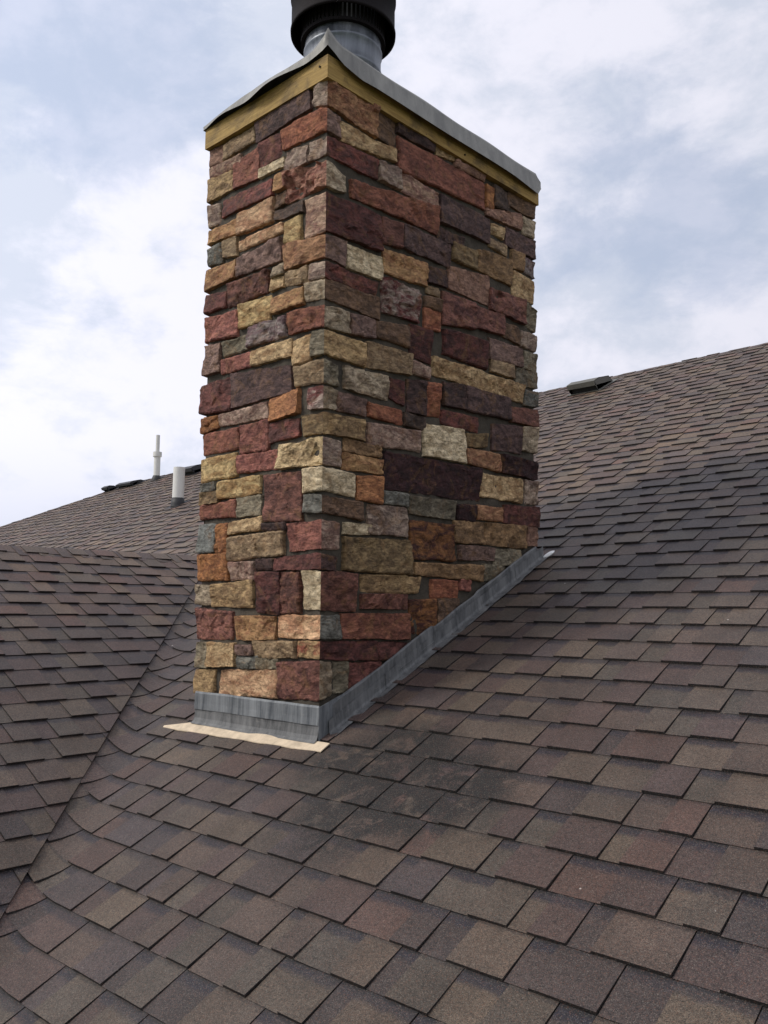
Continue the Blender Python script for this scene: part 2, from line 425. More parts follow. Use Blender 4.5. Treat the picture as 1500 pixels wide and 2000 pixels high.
def planesA(uc, y):
    pl = []
    # ridge / hip segments, a plane through each applied only over its own reach
    for (xa, ya), (xb, yb) in zip(RID[:-1], RID[1:]):
        if xb <= uc <= xa:
            m_ = (ya-yb)/(xa-xb); c = ya-m_*xa      # y <= m x + c ; y = s*CS
            pl.append((m_, -CS, c)); break
    else:
        if uc < RID[-1][0]: return None
    if uc > -3:
        if uc+y < -V-2*WV-.45: return None
        pl.append((1, CS, V+2*WV+.09))
    else:
        if y-uc < 4.4: return None
        pl.append((-1, CS, -4.777+.05))
    return pl
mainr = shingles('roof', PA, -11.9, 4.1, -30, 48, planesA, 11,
                 fine=lambda uc, y: uc > -3.1 and y < 1.9 and uc+y < -V+2*WV+.16, blend=upper_tint)
adopt(mainr); tag(mainr, 'long main slope of brown laminated shingles rising to the ridge')
def PB(u, s, h):      # u runs along world Y, s climbs towards -X
    x = -V-s*CS; return (x+.447*h, u, R0+.5*s*CS+.894*h)
XR = -3.0
sR = (-V-XR)/CS
def planesB(uc, xs):
    # xs = s*CS ; valley: Y <= -V-2WV - X = s*CS - 2WV
    if uc > xs-2*WV+.35: return None
    return [(-1, CS, -2*WV), (0, -1, sR)]
crossr = shingles('roof', PB, -4.6, 1.75, -30, int(sR/E)+1, planesB, 23, hoff=.010, blend=gable_tint)
adopt(crossr); tag(crossr, 'near slope of the cross gable, its shingles cut straight along the valley')
# deck under the shingles, rear slopes and walls, so that the roof is a body
dk = MB(); t = .035
def rz(x): 
    for (xa, ya), (xb, yb) in zip(RID[:-1], RID[1:]):
        if xb <= x <= xa: return yb+(ya-yb)*(x-xb)/(xa-xb)
    return 6.6
def A3(x, y, dz=-t): return (x, y, R0+.5*y+dz)
def B3(x, y, dz=-t): return (x, y, R0+.5*(-V-x)+dz)
vy = lambda x: -V-x
dk.add([A3(4.1, -4.2), A3(4.1, rz(4.1)), A3(-.38, rz(-.38)), A3(-3, rz(-3)), A3(-3, vy(-3)), A3(2.97, -4.2)], [(0, 1, 2, 3, 4, 5)])
dk.add([A3(-3, vy(-3)), A3(-3, rz(-3)), A3(-8.3, rz(-8.3)), A3(-9.6, rz(-9.6)), A3(-11.9, 2.6), A3(-11.9, -4.2), A3(-9.0, -4.2)], [(0, 1, 2, 3, 4, 5, 6)])
dk.add([B3(2.97, -4.2), B3(-3, vy(-3)), B3(-3, -4.6), B3(2.97, -4.6)], [(0, 1, 2, 3)])
dk.add([(-3, vy(-3), .796-t), (-3, -4.6, .796-t), (-9.0, -4.6, .796-3-t), (-9.0, -4.2, .796-3-t)], [(0, 3, 2, 1)])
rr = [(x, rz(x)) for x in (4.1, -.38, -2.71, -8.3, -9.6)]
zr = [R0+.5*y-t for _, y in rr]
dk.add([(x, y, z) for (x, y), z in zip(rr, zr)]+[(x, y+9, z-4.5) for (x, y), z in zip(rr, zr)], [(i+1, i, i+5, i+6) for i in range(4)])
dk.add([(-9.6, 4.87, zr[-1]), (-9.6, 13.87, zr[-1]-4.5), (-14.2, 13.87, zr[-1]-4.5), (-14.2, 2.0, zr[-1]-3.4), (-11.9, 2.57, R0+1.27-t)], [(0, 1, 2, 3, 4)])
adopt(dk.build('roof_deck', mat_plain('deck_board', (96, 84, 74), .9, .2)))
wl = MB()
wl.box((-8.6, -4.3, -5.6), (2.6, -3.9, -2.35)); wl.box((3.5, -3.9, -5.6), (3.8, 13.2, -2.25)); wl.box((-11.5, -3.9, -5.6), (3.5, -3.6, -2.35))
wl.box((-11.5, 12.9, -5.6), (3.5, 13.2, -2.4))
wl.box((-11.7, -3.6, -5.6), (-11.5, 13.2, -2.4))
wl.add([(3.6, -3.9, -2.25), (3.6, 13.2, -2.25), (3.6, 6.5, 3.05)], [(0, 1, 2)])
wl.add([(-8.6, -4.3, -2.35), (2.6, -4.3, -2.35), (-3, -4.3, .65)], [(0, 1, 2)])
adopt(wl.build('wall', M_WALL))

# ridge caps
def caps(name, pts, slopeL, slopeR, seed, half=.15, capH=.020):
    """bent cap shingles along a polyline; slopeL/slopeR: outward unit vectors down each side"""
    rnd = random.Random(seed); V_, F_, TI, LA = [], [], [], []
    a, b_ = Vector(pts[0]), Vector(pts[1]); n = int((b_-a).length/E); d = (b_-a).normalized()
    for i in range(n):
        p = a+d*(i*E); q = p+d*(E+.03)
        col = tabcol(rnd); up = Vector((0, 0, 1))
        for sl in (slopeL, slopeR):
            sl = Vector(sl); hb, ht = capH+rnd.uniform(0, .002), capH*.45
            m_ = []
            for base, h in ((p, hb), (q, ht)):
                for f in (0, .12, .5, 1):
                    drop = -.006*(1-f)**3
                    m_.append(tuple(base+sl*half*f+up*(h+drop)))
            n0 = len(V_); V_.extend(m_)
            for f in range(3):
                F_.append((n0+f, n0+f+1, n0+f+5, n0+f+4)); TI.extend((col+(0,))*4); LA.extend((.1, .3)*4)
            # front edge
            n0 = len(V_)
            e = [tuple(p+sl*half*f+up*(hb-.006*(1-f)**3)) for f in (0, .12, .5, 1)]
            e2 = [(x, y, z-.014) for x, y, z in e]; V_.extend(e+e2)
            c5 = tuple(x*.6 for x in col)+(0,)
            for f in range(3):
                F_.append((n0+f, n0+f+1, n0+f+5, n0+f+4)); TI.extend(c5*4); LA.extend((.1, .3)*4)
            # long outer edge
            n0 = len(V_); o1, o2 = p+sl*half+up*hb, q+sl*half+up*ht
            V_.extend([tuple(o1), tuple(o1-up*.014), tuple(o2-up*.01), tuple(o2)])
            F_.append((n0, n0+1, n0+2, n0+3)); TI.extend(c5*4); LA.extend((.1, .3)*4)
    me = bpy.data.meshes.new(name); me.from_pydata(V_, [], F_); me.update()
    ca = me.color_attributes.new('tint', 'FLOAT_COLOR', 'CORNER'); ca.data.foreach_set('color', TI)
    uvl = me.uv_layers.new(name='lay'); uvl.data.foreach_set('uv', LA)
    me.materials.append(M_SH)
    o = bpy.data.objects.new(name, me); C.objects.link(o); return o
zB = R0+.5*(-V-XR)
rc = caps('ridge_cap', [(XR, -4.6, zB), (XR, 1.72, zB)], (CS, 0, -.5*CS), (-CS, 0, -.5*CS), 5, .16)
rc.parent = crossr
for (xa, ya), (xb, yb) in zip(RID[:-1], RID[1:]):
    rc = caps('ridge_cap', [(xa, ya, R0+.5*ya), (xb, yb, R0+.5*yb)], (0, -CS, -.5*CS), (0, CS, -.5*CS), int(abs(xa*10)), .14, .011)
    rc.parent = mainr

# ------------------------------------------------------------------ the chimney
W, S, ZB, ZT, BH = .8215, 1.5334, .0434, 2.5875, .0992
chim = thing('chimney', 'tall stone chimney of red, tan and purple blocks rising through the shingle roof', 'chimney', (-W/2, S/2, R0+.5*S/2))
CV = Matrix.Translation(-chim.location)
def cpart(o, parent=None):
    if parent is None: o.parent = chim; o.matrix_parent_inverse = CV
    else: o.parent = parent
    return o
SC = {
'pinkbrown': ((162,120,100),(134,94,78)), 'olive': ((164,138,102),(136,110,80)), 'purple': ((104,78,76),(80,58,58)),
'greypink': ((164,144,128),(134,108,98)), 'pinktan': ((176,144,120),(150,104,92)), 'red': ((150,86,68),(130,72,58)),
'darkred': ((118,64,58),(92,50,46)), 'rust': ((172,100,68),(150,78,54)), 'cream': ((216,200,164),(190,168,128)),
'oliveyellow': ((182,150,100),(152,120,80)), 'maroonpink': ((136,70,62),(98,58,54)), 'orangetan': ((184,140,88),(170,112,70)),
'roughpink': ((166,116,96),(140,74,60)), 'brown': ((122,92,70),(98,74,58)), 'peach': ((206,166,124),(196,138,98)),
'darkbrown': ((90,72,62),(74,58,52)), 'yellowtan': ((196,170,112),(178,136,78)), 'bluegrey': ((122,124,118),(98,100,94)),
'mauve': ((138,108,98),(112,84,78)), 'rusttan': ((172,124,84),(150,92,62)), 'greytan': ((182,166,140),(146,128,104)),
'tan': ((196,166,118),(166,128,82)), 'redbrown': ((126,76,64),(98,58,50)), 'pinkred': ((166,98,84),(140,76,68)),
'purplewhite': ((112,86,92),(160,150,150)), 'redrust': ((154,90,68),(124,68,54)), 'olivegrey': ((140,132,110),(112,104,84)),
'pinkgrey': ((174,146,130),(146,108,96)), 'orange': ((186,120,70),(160,96,56)), 'maroonwhite': ((112,54,54),(178,162,152)),
'orangebrown': ((176,112,58),(146,84,44)), 'olivebrown': ((140,116,76),(114,90,58)), 'creamtan': ((204,180,132),(172,144,100)),
'blue': ((122,130,130),(104,110,108)), 'darkpurple': ((82,58,56),(64,46,44)), 'redpink': ((140,86,74),(106,60,56)),
'maroon': ((102,52,48),(78,42,40)), 'tanred': ((168,138,92),(164,82,60)), 'tanbrown': ((158,122,80),(128,96,62)),
'greengrey': ((122,116,98),(102,96,80)), 'darkmaroon': ((70,38,40),(56,32,34)), 'rustdark': ((140,86,40),(78,40,36)),
}
FRONT='''
-822 2500 -721 2494 -725 2578 -822 2588 pinkbrown 0
-712 2498 -493 2509 -496 2588 -716 2572 olive 0
-472 2494 -108 2511 -110 2598 -475 2589 purple 0
-85 2510 0 2483 0 2598 -87 2604 greypink 4
-820 2443 -585 2435 -586 2480 -820 2486 pinktan 0
-634 2331 -452 2318 -458 2468 -639 2453 red 0
-447 2366 -303 2371 -306 2473 -451 2477 darkred 0
-284 2390 0 2377 0 2466 -287 2479 rust 8
-439 2311 -276 2317 -277 2357 -440 2350 cream 0
-256 2271 -127 2276 -129 2353 -258 2363 greypink 0
-109 2274 0 2273 0 2343 -111 2357 greypink 11
-825 2326 -641 2333 -645 2422 -825 2437 oliveyellow 0
-713 2222 -353 2211 -355 2282 -716 2298 maroonpink 0
-334 2216 -267 2215 -269 2289 -336 2291 orangetan 0
-252 2137 0 2133 0 2240 -256 2267 roughpink 15
-331 2144 -262 2142 -263 2194 -333 2201 brown 0
-822 2201 -734 2199 -738 2289 -822 2307 greypink 0
-817 2120 -600 2108 -603 2181 -817 2173 orangetan 0
-593 2096 -346 2087 -349 2195 -596 2193 peach 0
-326 2086 -143 2064 -144 2108 -328 2123 darkbrown 0
-579 2016 -274 2020 -275 2057 -581 2061 peach 0
-253 1959 -161 1942 -164 2060 -256 2051 yellowtan 0
-128 1941 0 1943 0 2103 -132 2108 pinktan 23
-817 2013 -703 2001 -707 2089 -817 2084 bluegrey 0
-690 2020 -596 1998 -599 2085 -693 2090 olive 0
-828 1893 -599 1900 -602 1982 -828 1992 orangetan 0
-588 1902 -279 1892 -282 1991 -591 1979 mauve 0
-253 1843 0 1832 0 1919 -256 1945 rusttan 27
-335 1829 -268 1830 -270 1875 -336 1874 greytan 0
-346 1770 -267 1775 -268 1817 -347 1825 tan 0
-257 1777 -106 1746 -107 1816 -259 1823 olive 0
-94 1751 0 1747 0 1810 -96 1817 greypink 31
-827 1783 -672 1780 -675 1857 -827 1867 darkred 0
-650 1770 -368 1775 -371 1870 -655 1874 redbrown 0
-336 1670 -136 1668 -138 1738 -338 1738 orangetan 0
-122 1673 0 1662 0 1733 -123 1744 greytan 35
-829 1649 -577 1620 -582 1745 -829 1760 pinkred 0
-561 1652 -348 1651 -351 1754 -565 1759 yellowtan 0
-503 1557 -242 1553 -244 1636 -506 1640 purplewhite 0
-227 1558 0 1543 0 1627 -229 1641 redrust 39
-676 1544 -499 1548 -502 1617 -679 1606 olivegrey 0
-823 1484 -699 1481 -705 1616 -823 1626 mauve 0
-687 1466 -474 1465 -476 1530 -690 1528 pinkred 0
-469 1464 -206 1459 -208 1529 -472 1529 tan 0
-195 1412 -89 1416 -92 1529 -198 1515 tan 0
-70 1428 0 1431 0 1524 -72 1524 olivegrey 44
-829 1307 -604 1288 -611 1441 -829 1429 darkred 0
-594 1299 -198 1310 -201 1412 -600 1448 purple 0
-180 1323 0 1313 0 1403 -182 1400 olive 47
-686 1226 -343 1219 -345 1281 -688 1275 pinkgrey 0
-330 1199 -157 1207 -159 1308 -333 1292 orange 0
-93 1213 0 1208 0 1295 -95 1300 maroonwhite 50
-823 1213 -704 1224 -707 1277 -823 1280 orangebrown 0
-820 1113 -549 1109 -553 1203 -820 1202 red 0
-534 1084 -342 1084 -346 1207 -539 1205 pinkred 0
-336 1107 -151 1116 -153 1187 -339 1190 maroonpink 0
-122 1112 0 1107 0 1186 -124 1187 olivebrown 55
-826 986 -558 989 -562 1089 -826 1089 yellowtan 0
-545 999 -286 992 -289 1073 -547 1071 pinkred 0
-265 990 0 985 0 1089 -267 1083 creamtan 58
-820 939 -695 936 -696 971 -820 970 bluegrey 0
-679 898 -390 901 -392 975 -682 969 yellowtan 0
-367 778 -128 766 -133 960 -373 977 redbrown 0
-113 873 0 878 0 969 -116 966 cream 62
-821 811 -551 810 -553 880 -821 873 red 0
-540 808 -387 811 -389 889 -544 889 olivegrey 0
-829 883 -685 884 -687 931 -829 931 olivebrown 0
-109 800 0 792 0 856 -110 865 bluegrey 65
-822 661 -700 665 -706 783 -822 788 blue 0
-682 656 -609 651 -614 783 -688 779 orangebrown 0
-602 734 -381 741 -383 797 -604 783 tan 0
-375 738 -218 733 -219 759 -376 765 darkpurple 0
-597 621 -233 631 -236 727 -601 718 olive 0
-195 645 0 648 0 758 -198 754 pinkred 71
-826 538 -602 536 -607 647 -826 650 orangebrown 0
-581 536 -414 537 -417 607 -584 609 pinkgrey 0
-404 577 -292 576 -293 615 -405 613 darkpurple 0
-283 572 0 569 0 626 -284 619 darkred 75
-824 431 -720 429 -724 511 -824 513 greytan 0
-710 421 -424 419 -428 531 -715 517 oliveyellow 0
-391 396 -250 391 -255 561 -397 561 maroon 0
-245 391 -124 394 -128 555 -250 561 redbrown 0
-102 409 0 410 0 555 -106 560 cream 80
-826 275 -560 283 -564 392 -826 412 redpink 0
-533 283 -274 290 -277 381 -536 372 orangetan 0
-254 294 0 301 0 387 -257 383 peach 83
-820 153 -731 155 -736 261 -820 258 olivegrey 0
-723 162 -542 168 -545 265 -728 259 tan 0
-520 218 -417 222 -418 261 -522 256 mauve 0
-407 214 -147 221 -149 285 -409 275 olive 0
-133 227 0 225 0 285 -135 283 tanred 88
-521 163 -387 170 -388 217 -523 207 bluegrey 0
-380 167 -252 171 -253 209 -382 206 olivegrey 0
-823 37 -679 45 -683 141 -823 137 oliveyellow 0
-634 46 -261 57 -264 163 -639 145 peach 0
-255 52 0 64 0 211 -259 194 redpink 93
'''
SIDE='''
0 2483 299 2461 298 2597 0 2598 rusttan 4
304 2467 424 2455 423 2594 303 2592 brown 0
84 2357 424 2403 424 2451 83 2447 tan 0
0 2377 77 2364 75 2454 0 2466 mauve 8
0 2273 308 2273 308 2359 0 2343 maroonpink 11
321 2274 460 2284 460 2381 321 2360 greypink 0
437 2546 695 2554 695 2602 437 2600 darkpurple 0
443 2371 1087 2411 1088 2549 442 2526 red 0
709 2549 845 2573 846 2602 709 2596 tan 0
855 2549 1093 2560 1094 2591 855 2583 pinkbrown 0
468 2280 716 2283 716 2356 467 2371 pinktan 0
150 2140 720 2159 720 2289 149 2209 redrust 0
0 2133 113 2143 112 2206 0 2240 greytan 15
0 1943 330 1957 329 2114 0 2103 maroon 23
345 2002 467 2015 467 2122 344 2110 redbrown 0
476 2017 815 2026 815 2132 476 2126 purple 0
720 2134 913 2138 913 2204 720 2198 darkpurple 0
733 2230 1124 2247 1126 2364 733 2355 purple 0
1149 2307 1252 2306 1253 2364 1150 2359 tan 0
1127 2236 1276 2222 1277 2279 1128 2274 olive 0
830 2072 1024 2076 1025 2169 831 2153 olivebrown 0
1030 2078 1310 2076 1313 2211 1031 2180 tanbrown 0
1270 2285 1530 2284 1530 2386 1272 2372 purple 0
1099 2428 1162 2433 1163 2547 1100 2545 orangebrown 0
1169 2453 1291 2470 1293 2577 1171 2576 darkbrown 0
1098 2385 1406 2406 1408 2497 1099 2417 pinkbrown 0
1303 2509 1535 2515 1535 2611 1305 2590 brown 0
1425 2396 1538 2404 1538 2497 1427 2485 greytan 0
1319 2177 1423 2186 1425 2276 1321 2271 tanbrown 0
1432 2193 1532 2180 1532 2267 1434 2266 purplewhite 0
1328 2033 1530 2039 1530 2158 1330 2165 tan 0
799 1920 1120 1925 1122 2069 799 2024 pinkbrown 0
1130 1907 1434 1902 1436 2031 1132 2013 redpink 0
649 1905 793 1926 793 2002 649 1975 darkpurple 0
643 1857 729 1855 729 1896 643 1886 olive 0
753 1733 1004 1773 1006 1903 753 1891 redpink 0
1011 1785 1233 1794 1235 1891 1012 1892 redpink 0
1441 1899 1533 1888 1533 1995 1444 2015 olivegrey 0
626 1790 738 1788 738 1843 626 1832 brown 0
626 1686 737 1694 738 1784 626 1782 rust 0
1237 1793 1378 1774 1380 1867 1238 1862 brown 0
1390 1777 1540 1782 1540 1861 1391 1852 greypink 0
761 1594 1096 1589 1097 1731 762 1708 maroon 0
1123 1651 1417 1672 1419 1766 1125 1754 mauve 0
1429 1667 1541 1667 1541 1761 1431 1756 olivegrey 0
1129 1588 1327 1590 1328 1659 1130 1644 olive 0
1341 1563 1537 1577 1537 1658 1343 1645 greengrey 0
684 1481 1410 1477 1412 1568 684 1560 tan 0
1417 1467 1540 1482 1540 1553 1419 1543 bluegrey 0
0 1832 118 1824 117 1925 0 1919 mauve 27
0 1747 313 1747 313 1805 0 1810 maroonpink 31
132 1819 347 1832 346 1929 131 1923 cream 0
354 1868 645 1884 645 1993 353 1972 orangetan 0
0 1662 325 1650 324 1739 0 1733 brown 35
346 1687 584 1701 584 1844 345 1835 maroonwhite 0
0 1543 144 1542 142 1630 0 1627 greytan 39
158 1544 305 1564 304 1643 157 1631 mauve 0
310 1573 524 1567 524 1669 309 1637 brown 0
527 1538 668 1527 668 1677 526 1673 maroon 0
0 1431 242 1422 241 1521 0 1524 oliveyellow 44
254 1428 524 1445 524 1534 253 1533 olive 0
538 1459 662 1457 662 1503 538 1511 pinkgrey 0
0 1313 89 1314 87 1393 0 1403 olivegrey 47
123 1308 384 1308 383 1409 122 1401 greytan 0
392 1320 484 1304 484 1407 391 1407 maroon 0
511 1280 631 1281 631 1436 511 1420 darkpurple 0
634 1282 735 1291 735 1441 634 1433 rust 0
0 1208 79 1216 78 1286 0 1295 greytan 50
83 1213 249 1214 248 1283 82 1284 mauve 0
264 1220 474 1212 474 1273 263 1276 rust 0
493 1218 631 1214 631 1270 493 1269 darkbrown 0
0 1107 240 1112 239 1195 0 1186 oliveyellow 55
265 1098 595 1110 594 1201 264 1185 pinkgrey 0
621 1097 914 1099 916 1256 621 1241 cream 0
0 985 103 985 101 1082 0 1089 greypink 58
125 1051 343 1050 342 1102 124 1098 tanbrown 0
117 978 351 982 350 1040 116 1042 orangetan 0
0 878 191 872 190 958 0 969 cream 62
205 859 352 857 351 967 204 958 orange 0
365 922 1037 929 1038 1085 363 1078 darkmaroon 0
365 860 519 854 518 907 364 909 bluegrey 0
529 829 836 827 836 907 528 903 greengrey 0
0 792 232 777 231 844 0 856 brown 65
270 727 516 723 515 851 269 842 greypink 0
761 1349 930 1363 931 1471 761 1458 darkpurple 0
939 1357 1290 1367 1292 1477 940 1473 purple 0
1298 1360 1539 1371 1539 1463 1299 1434 redbrown 0
748 1263 1019 1262 1020 1331 749 1320 maroonpink 0
932 1182 1088 1204 1088 1261 932 1239 olivebrown 0
1138 1195 1393 1209 1396 1350 1140 1318 purple 0
1401 1227 1533 1231 1533 1363 1403 1347 greytan 0
944 1105 1201 1092 1203 1175 944 1174 rusttan 0
1212 1090 1529 1089 1529 1176 1213 1180 darkmaroon 0
1039 954 1395 955 1398 1074 1040 1065 tan 0
1421 953 1537 958 1537 1079 1423 1072 greypink 0
861 826 1011 831 1012 906 861 894 darkmaroon 0
1018 842 1227 846 1228 913 1019 905 rusttan 0
1234 842 1535 843 1535 941 1235 926 darkred 0
836 723 1072 724 1073 830 837 820 tanbrown 0
1080 728 1405 722 1407 837 1081 825 tanbrown 0
1420 744 1532 741 1532 836 1422 832 pinkbrown 0
533 633 831 635 832 798 532 796 rustdark 0
872 646 1151 651 1151 708 872 707 mauve 0
1150 628 1368 633 1370 710 1151 709 olivegrey 0
563 563 1049 550 1050 620 563 612 tanbrown 0
0 648 110 648 108 751 0 758 pinkgrey 71
135 713 279 718 279 754 134 754 cream 0
130 568 539 564 538 707 128 700 olivebrown 0
0 569 79 564 78 614 0 626 darkpurple 75
0 410 193 406 191 552 0 555 redbrown 80
233 485 591 483 590 552 233 554 oliveyellow 0
234 420 511 413 511 475 234 473 redpink 0
674 466 857 464 857 542 674 543 rust 0
879 504 961 501 961 551 879 549 pinkred 0
1060 552 1227 548 1228 632 1060 625 olivegrey 0
534 312 699 301 699 454 533 452 rustdark 0
713 323 875 321 875 461 713 459 brown 0
0 301 116 299 115 385 0 387 bluegrey 83
122 297 518 289 517 392 120 391 redrust 0
0 225 319 204 319 279 0 285 maroon 88
328 206 521 198 521 272 327 273 darkred 0
0 64 69 82 67 201 0 211 greytan 93
84 88 159 83 157 201 83 202 olivegrey 0
166 83 341 71 340 193 164 199 darkred 0
'''

def desat(c, k=.27):
    g_ = .35*c[0]+.45*c[1]+.2*c[2]; t_ = (g_*1.04, g_*.985, g_*.93)
    c = (c[0]*1.03, c[1], min(c[2], c[1]*1.0+(c[2]-c[1])*.45) if c[2] > c[1] else c[2]*.95)
    return tuple(a*(1-k)+b*k for a, b in zip(c, t_))
class Stones:
    def __init__(s): s.v = []; s.f = []; s.c1 = []; s.c2 = []
    def put(s, quad, face, col, rnd, left_corner=False, right_corner=False, rough=1.0):
        """quad: BL BR TR TL in face coordinates; face: function (u, v, h) -> xyz.
        left_corner/right_corner: that edge is shared with the next face round the corner"""
        bl, br, tr, tl = quad
        wd = ((br[0]-bl[0])+(tr[0]-tl[0]))/2; ht = ((tl[1]-bl[1])+(tr[1]-br[1]))/2
        nu = max(4, int(wd/.0085)); nv = max(4, int(ht/.0085))
        us = [0]+[(.12*.5/nu if i == 0 else (i if i < nu else nu-.06)/nu) for i in range(nu+1)]+[1]
        us = sorted(set([0, .35/nu]+[i/nu for i in range(1, nu)]+[1-.35/nu, 1]))
        vs = sorted(set([0, .35/nv]+[i/nv for i in range(1, nv)]+[1-.35/nv, 1]))
        bh = rnd.uniform(-.003, .008); tu, tv = rnd.uniform(-.006, .006), rnd.uniform(-.006, .008)
        rg = rough*rnd.uniform(.6, 1.5); so = Vector((rnd.random()*40, rnd.random()*40, rnd.random()*40))
        rr_ = rnd.uniform(.003, .0065)
        base = len(s.v)
        for b in vs:
            for a in us:
                u = (bl[0]*(1-a)+br[0]*a)*(1-b)+(tl[0]*(1-a)+tr[0]*a)*b
                v = (bl[1]*(1-a)+br[1]*a)*(1-b)+(tl[1]*(1-a)+tr[1]*a)*b
                p0 = Vector(face(u, v, 0))
                near = 1.0
                if left_corner: near = min(1, a*wd/.03)
                if right_corner: near = min(1, (1-a)*wd/.03)
                ju = .0035*noise.noise(p0*60+Vector((5, 1, 2)))*near + .006*noise.noise(p0*11+so)*near
                jv = .0035*noise.noise(p0*55+Vector((9, 3, 7))) + .006*noise.noise(p0*9+so)*near
                dist = []
                if not left_corner: dist.append(a*wd)
                if not right_corner: dist.append((1-a)*wd)
                dist += [b*ht, (1-b)*ht]
                if len(dist) == 4 or True:
                    dd = sorted(dist)[:2]; d = dd[0]
                    if dd[1] < rr_: d = max(0, rr_-math.hypot(rr_-dd[0], rr_-dd[1]))   # rounded corners in plan
                e = min(1, d/rr_); edge = math.sqrt(max(0, 1-(1-e)**2))
                q = p0+so
                n1 = noise.fractal(q*8, .8, 2.1, 3)
                n2 = noise.noise(Vector((q.x*17, q.y*17, q.z*34)))
                n3 = 1-abs(noise.noise(q*26))*2
                n4 = abs(noise.noise(q*13))
                hh = bh+tu*(a-.5)*2+tv*(b-.5)*2+rg*(.0060*n1+.0030*n2+.0022*n3-.0065*n4)
                h0 = edge*.032-.034
                vd, vp = noise.voronoi(Vector((q.x*11, q.y*11, q.z*16)))
                vq = vp[0]; gv = noise.noise_vector(vq*5.3+Vector((3, 3, 3)))
                hh += rg*(gv.dot(Vector((q.x*11, q.y*11, q.z*16))-vq)*.008+noise.noise(vq*4.1)*.0042)
                hc = .0045*noise.noise(Vector((1.3, 2.7, v*24)))+.003*noise.noise(Vector((4.1, 0, v*60)))-.002
                h = h0+edge*(hh*near+hc*(1-near))
                fu, fv = u+ju, v+jv
                if left_corner: fu += -(h0+edge*hc)*(1-near)
                if right_corner: fu += (h0+edge*hc)*(1-near)
                s.v.append(face(fu, fv, h))
        cu = len(us); al = rnd.random()
        k = rnd.uniform(.98, 1.24)
        A = tuple(x*k*1.12 for x in lin(desat(col[0])))+(al,); B = tuple(x*k*.86 for x in lin(desat(col[1])))+(al,)
        if rnd.random() < .3: A, B = B, A
        for j in range(len(vs)-1):
            for i in range(cu-1):
                s.f.append((base+j*cu+i, base+j*cu+i+1, base+(j+1)*cu+i+1, base+(j+1)*cu+i))
                s.c1.extend(A*4); s.c2.extend(B*4)
    def build(s, name):
        me = bpy.data.meshes.new(name); me.from_pydata(s.v, [], s.f); me.update()
        for n, d in (('tint', s.c1), ('tint_b', s.c2)):
            ca = me.color_attributes.new(n, 'FLOAT_COLOR', 'CORNER'); ca.data.foreach_set('color', d)
        me.polygons.foreach_set('use_smooth', [False]*len(me.polygons))
        me.materials.append(M_ST); o = bpy.data.objects.new(name, me); C.objects.link(o); return o
f_front = lambda u, v, h: (u, -h, v)
f_side = lambda u, v, h: (h, u, v)
f_left = lambda u, v, h: (-W-h, -u, v)           # u = -Y
f_back = lambda u, v, h: (-u, S+h, v)            # u = -X
st = Stones(); rs = random.Random(4)
ROUGH = {'roughpink': 2.4, 'maroonwhite': 1.6, 'creamtan': 1.7, 'redpink': 1.5, 'purplewhite': 1.6, 'purple': .6, 'peach': .8, 'red': .6, 'greytan': 1.3}
for txt, fc in ((FRONT, f_front), (SIDE, f_side)):
    for ln in txt.strip().splitlines():
        t_ = ln.split(); q = [float(x)/1000 for x in t_[:8]]; q = [(q[0], q[1]), (q[2], q[3]), (q[4], q[5]), (q[6], q[7])]
        g_ = .0062; q = [(q[0][0]-g_*(q[0][0] != 0), q[0][1]-g_), (q[1][0]+g_*(q[1][0] != 0), q[1][1]-g_), (q[2][0]+g_*(q[2][0] != 0), q[2][1]+g_), (q[3][0]-g_*(q[3][0] != 0), q[3][1]+g_)]
        cnr = int(t_[9]) > 0
        st.put(q, fc, SC[t_[8]], rs, left_corner=cnr and fc is f_side, right_corner=cnr and fc is f_front, rough=ROUGH.get(t_[8], 1))
keys = sorted(SC)
def random_face(fc, u0, u1, v0, v1):
    v = v0
    while v < v1-.03:
        h = min(rs.choice((.06, .08, .1, .13)), v1-v); u = u0
        while u < u1-.02:
            w = min(rs.uniform(.1, .3), u1-u)
            if u1-u-w < .06: w = u1-u
            if h > .11 and w < .2 and rs.random() < .6:
                for a_, b_ in ((v, v+h*.45), (v+h*.5, v+h)):
                    st.put([(u+.004, a_+.003), (u+w-.004, a_+.003), (u+w-.004, b_-.003), (u+.004, b_-.003)], fc, SC[rs.choice(keys)], rs)
            else:
                st.put([(u+.004, v+.004), (u+w-.004, v+.004), (u+w-.004, v+h-.004), (u+.004, v+h-.004)], fc, SC[rs.choice(keys)], rs)
            u += w
        v += h
random_face(f_left, -S+.01, -.028, 0, ZT)
random_face(f_back, .028, W-.028, .5, ZT)
cpart(st.build('stonework'))
mo = MB(); mo.box((-W+.022, .022, -.6), (-.022, S-.022, ZT+.02)); 
# mortar skin with a little relief
def mortar_face(fc, u0, u1, v0, v1):
    nu, nv = int((u1-u0)/.02), int((v1-v0)/.02); base = []
    for j in range(nv+1):
        for i in range(nu+1):
            u = u0+(u1-u0)*i/nu; v = v0+(v1-v0)*j/nv; p = Vector(fc(u, v, 0))
            base.append(fc(u, v, -.0165+.006*noise.noise(p*22)))
    mo.add(base, [(j*(nu+1)+i, j*(nu+1)+i+1, (j+1)*(nu+1)+i+1, (j+1)*(nu+1)+i) for j in range(nv) for i in range(nu)])
mortar_face(f_front, -W+.016, -.016, -.1, ZT); mortar_face(f_side, .016, S-.016, -.1, ZT)
mortar_face(f_left, -S+.016, -.016, -.1, ZT); mortar_face(f_back, .016, W-.016, -.1, ZT)
cpart(mo.build('mortar', M_MO))

